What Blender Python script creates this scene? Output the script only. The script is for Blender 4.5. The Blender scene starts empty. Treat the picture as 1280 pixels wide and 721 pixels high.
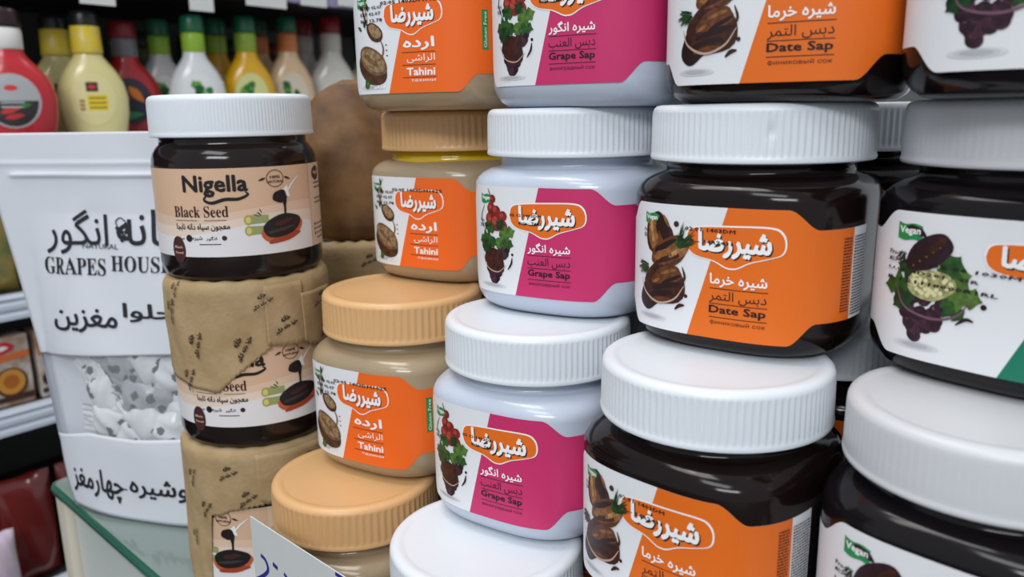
import bpy, bmesh, math, random, unicodedata
import numpy as np
from mathutils import Vector, Matrix
from mathutils.geometry import delaunay_2d_cdt
R = math.radians
CAMZ = 0.295
# ---------------------------------------------------------------- camera
F_PX, PITCH, ROLL = 991.3, R(12.48), R(-1.0)
scn = bpy.context.scene
cam_data = bpy.data.cameras.new('camera'); cam = bpy.data.objects.new('camera', cam_data)
scn.collection.objects.link(cam); scn.camera = cam
cam_data.sensor_width = 36; cam_data.lens = F_PX / 1280 * 36
cam_data.clip_start = .02; cam_data.clip_end = 50
_cp, _sp, _cr, _sr = math.cos(PITCH), math.sin(PITCH), math.cos(ROLL), math.sin(ROLL)
_r = Vector((1, 0, 0)); FW = Vector((0, _cp, -_sp)); _u = Vector((0, _sp, _cp))
RT = _r * _cr + _u * _sr; UP = _u * _cr - _r * _sr
cam.matrix_world = Matrix(((RT.x, UP.x, -FW.x, 0), (RT.y, UP.y, -FW.y, 0), (RT.z, UP.z, -FW.z, CAMZ), (0, 0, 0, 1)))
cam_data.dof.use_dof = True; cam_data.dof.focus_distance = .36; cam_data.dof.aperture_fstop = 11
# ---------------------------------------------------------------- world, light, exposure
world = bpy.data.worlds.new('shop_air'); scn.world = world; world.use_nodes = True
world.node_tree.nodes['Background'].inputs[0].default_value = (.88, .94, 1, 1)
world.node_tree.nodes['Background'].inputs[1].default_value = .70
def area(name, loc, target, sx, sy, power, col):
    l = bpy.data.lights.new(name, 'AREA'); l.shape = 'RECTANGLE'; l.size = sx; l.size_y = sy; l.energy = power; l.color = col
    o = bpy.data.objects.new(name, l); scn.collection.objects.link(o); o.location = loc
    o.rotation_euler = (Vector(target) - Vector(loc)).to_track_quat('-Z', 'Y').to_euler()
    return o
area('ceiling_and_fill_light', (-.5, .5, 2.35), (-.1, .5, 0), 1.2, .6, 22, (1, .97, .93))
area('ceiling_and_fill_light', (-.7, -1.0, 2.35), (0, .3, .2), 1.2, .6, 20, (.93, .97, 1))
area('ceiling_and_fill_light', (-.6, -2.5, 2.1), (0, .3, .2), 1.6, .6, 62, (.97, .98, 1))  # unseen fill added behind the camera to brighten lid and jar fronts
area('ceiling_and_fill_light', (.9, 1.9, 2.35), (.4, 1.3, 0), 1.2, .3, 16, (1, .98, .95))
area('ceiling_and_fill_light', (-1.0, .35, 2.3), (-.6, 1.1, .3), .6, .6, 10, (1, .97, .93))  # extra fill added over the aisle, lifts the dark bottles on the rack
vs = scn.view_settings
vs.view_transform = 'Standard'; vs.look = 'None'; vs.gamma = 1; vs.use_curve_mapping = False; vs.exposure = -0.40

# ================================================================ helpers
def srgb(r, g, b):
    f = lambda c: (c / 255 / 12.92) if c / 255 <= .04045 else ((c / 255 + .055) / 1.055) ** 2.4
    return (f(r), f(g), f(b), 1)
MATS = {}
def mat(name, rgb, rough=.5, spec=.5, coat=0, noise=0, nscale=40, bump=0, bscale=200, trans=0, alpha=1, sss=0, metal=0, emit=0, ior=1.45, rgb2=None):
    if name in MATS: return MATS[name]
    m = bpy.data.materials.new(name); m.use_nodes = True; nt = m.node_tree; b = nt.nodes['Principled BSDF']
    c = srgb(*rgb)
    b.inputs['Base Color'].default_value = c; b.inputs['Roughness'].default_value = rough
    b.inputs['Specular IOR Level'].default_value = spec; b.inputs['Coat Weight'].default_value = coat; b.inputs['Coat Roughness'].default_value = .06
    b.inputs['Transmission Weight'].default_value = trans; b.inputs['Alpha'].default_value = alpha; b.inputs['Metallic'].default_value = metal
    b.inputs['IOR'].default_value = ior
    if sss:
        b.inputs['Subsurface Weight'].default_value = sss; b.inputs['Subsurface Radius'].default_value = (.006, .005, .004); b.inputs['Subsurface Scale'].default_value = 1
    tc = nt.nodes.new('ShaderNodeTexCoord')
    if noise:
        n = nt.nodes.new('ShaderNodeTexNoise'); n.inputs['Scale'].default_value = nscale; n.inputs['Detail'].default_value = 6
        nt.links.new(tc.outputs['Object'], n.inputs['Vector'])
        mx = nt.nodes.new('ShaderNodeMix'); mx.data_type = 'RGBA'
        c2 = srgb(*rgb2) if rgb2 else tuple(x * (1 - noise) for x in c[:3]) + (1,)
        mx.inputs[6].default_value = c; mx.inputs[7].default_value = c2
        rp = nt.nodes.new('ShaderNodeMapRange'); rp.inputs[1].default_value = .35; rp.inputs[2].default_value = .65
        nt.links.new(n.outputs['Fac'], rp.inputs[0]); nt.links.new(rp.outputs[0], mx.inputs[0])
        nt.links.new(mx.outputs[2], b.inputs['Base Color'])
    if bump:
        n = nt.nodes.new('ShaderNodeTexNoise'); n.inputs['Scale'].default_value = bscale; n.inputs['Detail'].default_value = 4
        nt.links.new(tc.outputs['Object'], n.inputs['Vector'])
        bp = nt.nodes.new('ShaderNodeBump'); bp.inputs['Strength'].default_value = bump; bp.inputs['Distance'].default_value = .001
        nt.links.new(n.outputs['Fac'], bp.inputs['Height']); nt.links.new(bp.outputs[0], b.inputs['Normal'])
    MATS[name] = m; return m
def fink(r, g, b):   # mottled ink of the fruit pictures
    return mat('picture_%02x%02x%02x' % (r, g, b), (r, g, b), .38, .45, noise=.55, nscale=420)
def ink(r, g, b, rough=.38):
    return mat('print_%02x%02x%02x' % (r, g, b), (r, g, b), rough, .45)

def link(name, me, parent=None, loc=None):
    o = bpy.data.objects.new(name, me); scn.collection.objects.link(o)
    if parent: o.parent = parent
    if loc is not None: o.location = loc
    return o
def mesh_from(name, verts, faces, mats, idx=None, smooth=True):
    me = bpy.data.meshes.new(name); me.from_pydata([tuple(v) for v in verts], [], faces)
    for m in (mats if isinstance(mats, (list, tuple)) else [mats]): me.materials.append(m)
    if idx is not None: me.polygons.foreach_set('material_index', idx)
    me.polygons.foreach_set('use_smooth', [smooth] * len(me.polygons)); me.update(); return me
def tag(o, label=None, cat=None, group=None, kind=None):
    if label: o['label'] = label
    if cat: o['category'] = cat
    if group: o['group'] = group
    if kind: o['kind'] = kind
    return o
def empty(name, loc, rz=0, rx=0, ry=0):
    o = bpy.data.objects.new(name, None); scn.collection.objects.link(o); o.empty_display_size = .02
    o.location = loc; o.rotation_euler = (rx, ry, rz); return o
def copy_tree(o, parent=None):
    c = o.copy(); scn.collection.objects.link(c)
    if parent: c.parent = parent
    for ch in list(o.children): copy_tree(ch, c)
    return c
def box_mesh(name, x0, x1, y0, y1, z0, z1, m, bevel=0):
    bm = bmesh.new(); bmesh.ops.create_cube(bm, size=1)
    for v in bm.verts: v.co = Vector(((x0 + x1) / 2 + v.co.x * (x1 - x0), (y0 + y1) / 2 + v.co.y * (y1 - y0), (z0 + z1) / 2 + v.co.z * (z1 - z0)))
    if bevel: bmesh.ops.bevel(bm, geom=bm.edges[:] , offset=bevel, segments=3, profile=.5, affect='EDGES')
    me = bpy.data.meshes.new(name); bm.to_mesh(me); bm.free(); me.materials.append(m)
    if bevel: me.polygons.foreach_set('use_smooth', [True] * len(me.polygons))
    return me
def loft(name, rings, mats, idx=None, cap0=True, cap1=True, smooth=True):
    """rings: list of equal-length closed point lists, bottom to top"""
    n = len(rings[0]); V = [p for r in rings for p in r]; Fs = []; ids = []
    for k in range(len(rings) - 1):
        for i in range(n):
            j = (i + 1) % n; Fs.append((k * n + i, k * n + j, (k + 1) * n + j, (k + 1) * n + i)); ids.append(idx[k] if idx else 0)
    if cap0: Fs.append(tuple(reversed(range(n)))); ids.append(idx[0] if idx else 0)
    if cap1: Fs.append(tuple(range((len(rings) - 1) * n, len(rings) * n))); ids.append(idx[-1] if idx else 0)
    me = mesh_from(name, V, Fs, mats, ids, smooth)
    return me
def sharp(me, ang=35):
    me.set_sharp_from_angle(angle=R(ang)); return me
def at_plane(px, py, O, N):
    """where the sight line through a photograph point meets a plane in the shop"""
    d = FW + RT * ((px - 640) / F_PX) - UP * ((py - 360.5) / F_PX)
    c = Vector((0, 0, CAMZ)); t = (Vector(O) - c).dot(Vector(N)) / d.dot(Vector(N))
    return c + d * t

# ---------------------------------------------------------------- Arabic shaping and text outlines
FORMS = {}
for blk in list(range(0xFB50, 0xFE00)) + list(range(0xFE70, 0xFEFD)):
    d = unicodedata.decomposition(chr(blk)).split()
    if len(d) == 2: FORMS.setdefault(chr(int(d[1], 16)), {})[d[0].strip('<>')] = chr(blk)
def shape(s):
    out = []; dual = lambda c: c in FORMS and 'initial' in FORMS[c]
    if not any(c in FORMS for c in s): return s
    for i, c in enumerate(s):
        if c not in FORMS: out.append(c); continue
        pv = i > 0 and dual(s[i - 1]); nx = i < len(s) - 1 and s[i + 1] in FORMS and len(FORMS[s[i + 1]]) > 1 and dual(c)
        out.append(FORMS[c].get('medial' if pv and nx else 'final' if pv else 'initial' if nx else 'isolated', c))
    return ''.join(reversed(out))
_TX = {}
def text_contours(s, bold=0, res=2):
    k = (s, bold, res)
    if k in _TX: return _TX[k]
    cu = bpy.data.curves.new('lettering', 'FONT'); cu.body = shape(s); cu.size = 1; cu.resolution_u = res
    cu.dimensions = '2D'; cu.fill_mode = 'NONE'
    o = bpy.data.objects.new('lettering', cu); scn.collection.objects.link(o); bpy.context.view_layer.update()
    me = bpy.data.meshes.new_from_object(o)
    co = [(v.co.x, v.co.y) for v in me.vertices]; nb = {}
    for e in me.edges:
        a, b = e.vertices; nb.setdefault(a, []).append(b); nb.setdefault(b, []).append(a)
    seen = set(); cs = []
    for s0 in sorted(nb):
        if s0 in seen: continue
        c = [s0]; seen.add(s0); nxt = s0 + 1 if s0 + 1 in nb[s0] else nb[s0][0]
        while nxt not in seen:
            c.append(nxt); seen.add(nxt); q = [x for x in nb[nxt] if x not in seen]
            if not q: break
            nxt = q[0]
        if len(c) > 2: cs.append([co[i] for i in c])
    bpy.data.objects.remove(o); bpy.data.curves.remove(cu); bpy.data.meshes.remove(me)
    if bold:
        cs = [[(x + bold * math.cos(q), y + bold * math.sin(q)) for x, y in c] for c in cs for q in (.4, 1.97, 3.54, 5.11)]
    _TX[k] = cs; return cs
def fit(cs, u0, v0, u1, v1, rot=0):
    if rot:
        c_, s_ = math.cos(R(rot)), math.sin(R(rot)); cs = [[(x * c_ - y * s_, x * s_ + y * c_) for x, y in c] for c in cs]
    xs = [p[0] for c in cs for p in c]; ys = [p[1] for c in cs for p in c]
    ax, ay, bx, by = min(xs), min(ys), max(xs), max(ys)
    sx = (u1 - u0) / (bx - ax)
    if v1 is None: v1 = v0 + sx * (by - ay)
    sy = (v1 - v0) / (by - ay)
    return [[(u0 + (x - ax) * sx, v0 + (y - ay) * sy) for x, y in c] for c in cs]
def circ(x, y, rx, ry=None, n=18, rot=0):
    ry = ry or rx; c, s = math.cos(R(rot)), math.sin(R(rot)); o = []
    for i in range(n):
        a = 2 * math.pi * i / n; p, q = rx * math.cos(a), ry * math.sin(a); o.append((x + p * c - q * s, y + p * s + q * c))
    return o
def blob(x, y, rx, ry, rot=0, seed=1, j=.12, n=26):
    rn = random.Random(seed); ph = [rn.uniform(0, 6.28) for _ in range(4)]; c, s = math.cos(R(rot)), math.sin(R(rot)); o = []
    for i in range(n):
        a = 2 * math.pi * i / n; k = 1 + j * (math.sin(2 * a + ph[0]) * .6 + math.sin(3 * a + ph[1]) * .5 + math.sin(5 * a + ph[2]) * .4)
        p, q = rx * k * math.cos(a), ry * k * math.sin(a); o.append((x + p * c - q * s, y + p * s + q * c))
    return o
def leafp(x, y, L, w, ang, lobes=0):
    c, s = math.cos(R(ang)), math.sin(R(ang)); pts = []
    n = 14
    for side in (1, -1):
        for i in range(n + 1):
            t = i / n; t = t if side == 1 else 1 - t
            k = math.sin(math.pi * t ** .8) * (1 + (.35 * math.sin(t * lobes * 6.28) if lobes else 0))
            pts.append((t * L, side * k * w / 2))
    return [(x + p * c - q * s, y + p * s + q * c) for p, q in pts]
def stroke(pts, w, closed=False):
    """polyline thickened to a contour; w a number or a list"""
    P = [Vector(p) for p in pts]; n = len(P); ws = w if isinstance(w, (list, tuple)) else [w] * n; L = []; Q = []
    for i in range(n):
        a = P[max(i - 1, 0)] if not closed else P[i - 1]; b = P[min(i + 1, n - 1)] if not closed else P[(i + 1) % n]
        t = (b - a).normalized(); m = Vector((-t.y, t.x)) * ws[i] / 2; L.append(tuple(P[i] + m)); Q.append(tuple(P[i] - m))
    if closed:
        A = [[L[i], L[(i + 1) % n], Q[(i + 1) % n], Q[i]] for i in range(n)]
        return [q if area2(q) > 0 else q[::-1] for q in A]
    return [L + Q[::-1]]
def area2(c): return sum(c[i][0] * c[(i + 1) % len(c)][1] - c[(i + 1) % len(c)][0] * c[i][1] for i in range(len(c)))
def curve(pts, n=8):
    P = [Vector(p) for p in pts]; P = [P[0] * 2 - P[1]] + P + [P[-1] * 2 - P[-2]]; o = []
    for i in range(1, len(P) - 2):
        for k in range(n):
            t = k / n; a, b, c, d = P[i - 1:i + 3]
            o.append(tuple(.5 * ((2 * b) + (c - a) * t + (2 * a - 5 * b + 4 * c - d) * t * t + (3 * b - a - 3 * c + d) * t ** 3)))
    o.append(tuple(P[-2])); return o
class Art:
    """flat print: filled outlines in millimetres, several inks, laid on a surface"""
    def __init__(s, step=2.0, vstep=None): s.items = []; s.step = step; s.vstep = vstep
    def add(s, m, cs, level=1):
        if cs and not isinstance(cs[0][0], (tuple, list, Vector)): cs = [cs]
        s.items.append((m, cs, level))
    def text(s, m, t, u0, v0, u1, v1=None, level=4, bold=0, rot=0, res=2): s.add(m, fit(text_contours(t, bold, res), u0, v0, u1, v1, rot), level)
    def build(s, name, mp, parent=None, lift=.00006, base=.00012):
        V = []; Fs = []; ids = []; mats = []
        for m, cs, level in s.items:
            if m not in mats: mats.append(m)
            mi = mats.index(m); pts = []; eds = []
            for c in cs:
                b = len(pts); pts += [Vector((p[0], p[1])) for p in c]; eds += [(b + i, b + (i + 1) % len(c)) for i in range(len(c))]
            A = np.array([[pts[a].x, pts[a].y, pts[b].x, pts[b].y] for a, b in eds])
            x0, y0 = A[:, 0].min(), A[:, 1].min(); x1, y1 = A[:, 0].max(), A[:, 1].max()
            q = math.ceil((x0 + 1e-4) / s.step) * s.step
            while q < x1 - 1e-4:
                b = len(pts); pts += [Vector((q, y0 - .5)), Vector((q, y1 + .5))]; eds.append((b, b + 1)); q += s.step
            if s.vstep:
                q = math.ceil((y0 + 1e-4) / s.vstep) * s.vstep
                while q < y1 - 1e-4:
                    b = len(pts); pts += [Vector((x0 - .5, q)), Vector((x1 + .5, q))]; eds.append((b, b + 1)); q += s.vstep
            vo, _, fo, _, _, _ = delaunay_2d_cdt(pts, eds, [], 0, 1e-5)
            vo = np.array([(v.x, v.y) for v in vo]); fo = [f for f in fo if len(f) == 3]
            if not fo: continue
            cen = vo[np.array(fo)].mean(1); wn = np.zeros(len(cen))
            for i in range(0, len(cen), 400):
                c = cen[i:i + 400]; px, py = c[:, 0:1], c[:, 1:2]
                ax, ay, bx, by = A[:, 0], A[:, 1], A[:, 2], A[:, 3]
                isl = (bx - ax) * (py - ay) - (px - ax) * (by - ay)
                wn[i:i + 400] = ((ay <= py) & (by > py) & (isl > 0)).sum(1) - ((ay > py) & (by <= py) & (isl < 0)).sum(1)
            keep = [f for f, w in zip(fo, wn) if w != 0]
            used = sorted({i for f in keep for i in f}); re = {}
            for i in used: re[i] = len(V); V.append(mp(vo[i][0], vo[i][1], base + lift * level))
            for f in keep:
                a, b, c = f; ar = (vo[b][0] - vo[a][0]) * (vo[c][1] - vo[a][1]) - (vo[c][0] - vo[a][0]) * (vo[b][1] - vo[a][1])
                if abs(ar) < 1e-7: continue
                Fs.append((re[a], re[b], re[c]) if ar > 0 else (re[a], re[c], re[b])); ids.append(mi)
        me = mesh_from(name, V, Fs, mats, ids, False)
        return link(name, me, parent) if parent else me

# ================================================================ the setting
white_paint = mat('white_enamel', (214, 216, 220), .35, noise=.06, nscale=8)
floor_m = mat('floor_tile', (96, 92, 88), .3, noise=.2, nscale=3)
fo = link('floor', box_mesh('floor', -4, 4, -3, 5, -1.06, -1.0, floor_m)); tag(fo, kind='structure')
wall_m = mat('wall_paint', (120, 120, 118), .7, noise=.1, nscale=2)
wb = link('wall_back', box_mesh('wall_back', -4, 4, 4.9, 5, -1, 2.5, wall_m)); tag(wb, kind='structure')
# ---- glass topped display counter, its front edge runs along ROW
ROW = Vector((.728, -.686, 0)); BACK = Vector((.686, .728, 0)); CORNER = Vector((-.384, .600, .0075))
rzc = math.atan2(ROW.y, ROW.x)
counter = empty('display_counter', CORNER, rzc)
tag(counter, 'white display counter with a green-edged glass top under the jars and the pouch', 'counter')
glass_m = mat('green_glass', (52, 108, 88), .08, .6, coat=.3, trans=.25, noise=.15, nscale=12)
pale_glass = mat('pale_glass_face', (122, 136, 132), .12, .6, coat=.3)
panel_m = mat('counter_panel', (205, 212, 208), .4, noise=.05, nscale=10)
cream_m = mat('counter_post', (206, 198, 182), .45, noise=.06, nscale=20)
bm = bmesh.new(); r_ = .012
outl = [(r_ - r_ * math.cos(a), r_ - r_ * math.sin(a)) for a in [math.pi / 2 * k / 6 for k in range(7)]]
outl = [(x, y) for x, y in outl] + [(.95, 0), (.95, .42), (0, .42)]
prof = [(.0035, -.009), (.001, -.0078), (0, -.0045), (.001, -.0012), (.0035, 0)]
rings = []
cx_, cy_ = .475, .21
for ins, z in prof:
    rings.append([(x + (ins if x < cx_ else -ins), y + (ins if y < cy_ else -ins), z) for x, y in outl])
link('glass_top', sharp(loft('glass_top', rings, [glass_m, pale_glass], [0, 0, 0, 0, 1]), 50), counter)
link('front_panel', box_mesh('front_panel', .02, .95, .012, .03, -.6, -.0095, panel_m, .002), counter)
link('side_panel', box_mesh('side_panel', .014, .03, .03, .40, -.6, -.0095, panel_m, .002), counter)
link('back_panel', box_mesh('back_panel', .03, .95, .385, .40, -.6, -.0095, panel_m, .002), counter)
link('top_board', box_mesh('top_board', .03, .945, .03, .385, -.02, -.0095, panel_m, .001), counter)
link('corner_post', box_mesh('corner_post', -.006, .0195, .006, .0295, -.6, -.0098, cream_m, .005), counter)
link('plinth', box_mesh('plinth', .05, .93, .04, .38, -.695, -.6, cream_m, .002), counter)

# ================================================================ square syrup jars
HW = .0462
def sq_ring(hw, n, z, N=112):
    o = []
    for i in range(N):
        a = 2 * math.pi * i / N; c, s = math.cos(a), math.sin(a)
        r = hw / (abs(c) ** n + abs(s) ** n) ** (1 / n); o.append((r * c, r * s, z))
    return o
def jar_body(name, m):
    prof = [(.028, 2.6, .0022), (.033, 2.7, .0004), (.0362, 2.8, 0), (.0400, 2.9, .0008), (.0430, 3, .0030), (.0449, 3, .0060), (.0459, 3, .0090), (HW, 3, .0115), (HW, 3, .036), (HW, 3, .0597),
            (.0459, 3, .0620), (.0450, 2.9, .0642), (.0434, 2.75, .0662), (.0412, 2.5, .0678), (.0393, 2.2, .0687), (.0383, 2, .0697), (.0383, 2, .0730), (.0390, 2, .0735), (.0383, 2, .0745), (.0380, 2, .092)]
    return loft(name, [sq_ring(h, n, z) for h, n, z in prof], m)
# perimeter table for the label mapping; u = 0 at the front (-Y), u > 0 to the viewer's right
_pt = []
for i in range(4001):
    a = -math.pi / 2 + (i / 4000 - .5) * 2 * math.pi; c, s = math.cos(a), math.sin(a); r = HW / (abs(c) ** 3 + abs(s) ** 3) ** (1 / 3); _pt.append((r * c, r * s))
_pt = np.array(_pt); _sl = np.concatenate([[0], np.cumsum(np.hypot(*np.diff(_pt, axis=0).T))]); _sl -= _sl[2000]
LABEL_Z = .0078
def sq_map(u, v, off):
    s = u / 1000; x = np.interp(s, _sl, _pt[:, 0]); y = np.interp(s, _sl, _pt[:, 1])
    nx, ny = x * abs(x), y * abs(y); l = math.hypot(nx, ny) or 1
    return (x + nx / l * off, y + ny / l * off, LABEL_Z + v / 1000)
def lid_mesh(name, m, Rl=.045, h=.0222, ribs=104, depth=.00052, soft=False):
    N = ribs * 4; pr = [(-.0006, 0, 0), (0, .0004, 0), (.0002, .0014, 0), (-.0001, .0022, 0), (-.0002, .0030, .5), (-.0001, .0042, 1), (-.00015, h * .38, 1), (-.0002, h * .46, 1), (-.0002, h * .54, 1), (-.00025, h * .62, 1), (-.0003, h - .0046, 1), (-.0004, h - .0034, .4), (-.0005, h - .0027, 0), (-.0010, h - .0014, 0), (-.0021, h - .0004, 0), (-.0036, h, 0), (-.0056, h - .0001, 0), (-.0066, h - .0005, 0), (-.0078, h - .0006, 0), (-.02, h - .0005, 0)]
    rings = []
    for dr, z, k in pr:
        rg = []
        for i in range(N):
            a = 2 * math.pi * i / N; w = (0, 1, 1, 0)[i % 4]; r = Rl + dr - depth * k * (1 - w); rg.append((r * math.cos(a), r * math.sin(a), z))
        rings.append(rg)
    me = loft(name, rings, m)
    if not soft: sharp(me, 40)
    return me
SIG = lambda u, a, b: 0 if u < a else 1 if u > b else (3 * ((u - a) / (b - a)) ** 2 - 2 * ((u - a) / (b - a)) ** 3)
LH = 51.3
LEFT = [33.5, 43]
def v_top(u): return LH - 7.5 * (SIG(u, 27.5, 39.5) if u > 0 else SIG(-u, *LEFT))
def v_bot(u): return 8.5 * (SIG(u, 29, 40) if u > 0 else SIG(-u, *LEFT))
def outline(u0, u1, top=v_top, bot=v_bot, st=1.0, rl=0):
    n = max(2, int((u1 - u0) / st)); us = [u0 + (u1 - u0) * i / n for i in range(n + 1)]
    return [(u, bot(u)) for u in us] + [(u, top(u)) for u in reversed(us)]
def div_top(u): return u     # divider slant helper below
def split_outline(utop, ubot, u1):
    """region right of the slanting divider (ubot,0) -> (utop,LH) out to u1"""
    us = [i for i in np.arange(math.ceil(utop), u1, 1.0)] + [u1]; ub = [i for i in np.arange(math.ceil(ubot), u1, 1.0)] + [u1]
    return [(ubot, 0)] + [(u, v_bot(u)) for u in ub if u > ubot] + [(u, v_top(u)) for u in reversed(us) if u > utop] + [(utop, LH)]
W = ink(226, 228, 232); BLK = ink(30, 24, 26); DK = ink(58, 26, 30); PW = ink(240, 240, 240)
ORG = ink(226, 108, 26); TORG = ink(238, 104, 28); MAG = ink(198, 48, 104); GRN = ink(22, 118, 92); LEAF = fink(46, 92, 38); LEAF2 = fink(92, 128, 54); LEAFD = fink(30, 66, 32)
VG = ink(36, 138, 74); GREY = ink(190, 190, 196); GREY2 = ink(172, 172, 178)
BR1 = fink(72, 36, 26); BR2 = fink(112, 64, 36); BR3 = fink(158, 102, 56); BR4 = ink(40, 20, 18); BR5 = fink(196, 148, 92); BRH = ink(186, 156, 136)
REDF = fink(150, 40, 38); REDL = fink(188, 74, 62); PUR = fink(52, 24, 38); PUR2 = fink(78, 40, 58); PURH = ink(112, 78, 96); CREAM = fink(186, 184, 128); CREAM2 = ink(214, 210, 160)
TAN1 = fink(132, 98, 68); TAN2 = fink(172, 140, 102); TAN3 = fink(92, 56, 36); GOLDL = ink(150, 110, 60); TEXTD = ink(120, 40, 44)
def logo(A, x0, x1, y0, y1, bg, white=PW):
    w, h = x1 - x0, y1 - y0
    sh = lambda k: [(x0 + w / 2 + (p - .5) * (w + k), y0 + h / 2 + (q - .5) * (h + k)) for p, q in
        curve([(0, .6), (.03, .84), (.14, .93), (.5, .98), (.86, .99), (.97, .86), (1, .62), (.97, .42), (.86, .32), (.68, .2), (.56, .06), (.5, .03), (.43, .05), (.3, .18), (.12, .26), (.03, .4), (0, .6)], 4)[:-1]]
    A.add(white, [sh(1.3)[::-1]], 3); A.add(bg, [sh(0)[::-1]], 4)
    g = fit(text_contours('شیررضا', .045, 3), x0 + w * .13, y0 + h * .24, x0 + w * .88, y0 + h * .92)
    A.add(BLK if bg is not TORG else TEXTD, [[(x + .5, y - .55) for x, y in c] for c in g], 5); A.add(white, g, 6)
def vegan(A, x, y, w=8.2, h=5):
    A.add(VG, [curve([(x, y + .4), (x + w * .3, y - .3), (x + w * .7, y + .3), (x + w, y - .4)], 4) + curve([(x + w, y + h - .9), (x + w * .65, y + h - .2), (x + w * .3, y + h - .7), (x, y + h)], 4)], 3)
    A.text(PW, 'Vegan', x + .7, y + h * .24, x + w - .7, y + h * .78, 4, .03)
def stamp(A, lines, level=8, col=None):
    for t, x0, y0, x1, h, rot in lines: A.text(col or BLK, t, x0, y0, x1, y0 + h, level, .03, rot, 1)
def rules(A, x0, x1, ys, m=BLK):
    for y in ys: A.add(m, [[(x0, y), (x1, y), (x1, y + .28), (x0, y + .28)]], 4)
def smallprint(A, u0, u1, v0, v1, m, cols, seed):
    rn = random.Random(seed); cs = []; v = v0
    while v < v1:
        u = u0
        while u < u1:
            L = rn.uniform(.5, 1.5); cs.append([(u, v), (min(u1, u + L), v), (min(u1, u + L), v + .55), (u, v + .55)]); u += L + rn.uniform(.2, .5)
        v += 1.15
    A.add(m, cs, 5)
def ground(A, x, y, rx, ry):
    for k, m in enumerate((ink(212, 213, 218), ink(196, 197, 203), ink(176, 177, 184))): A.add(m, [circ(x, y, rx * (1 - k * .22), ry * (1 - k * .24), 20)], 2 + k * .5)
def swirl(A, m, pts, w, level=7):
    c = curve(pts, 6); n = len(c); A.add(m, stroke(c, [w * (.25 + .75 * math.sin(math.pi * (i + .5) / n)) for i in range(n)]), level)
def sprig(A, x, y, L, ang, n, seed, ms, level=4):
    rn = random.Random(seed)
    for k in range(n):
        a = ang + rn.uniform(-38, 38); l = L * rn.uniform(.6, 1); m = ms[k % len(ms)]
        A.add(m, [leafp(x + rn.uniform(-1, 1), y + rn.uniform(-1, 1), l, .6, a)], level + (k % 3) * .3)
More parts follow.
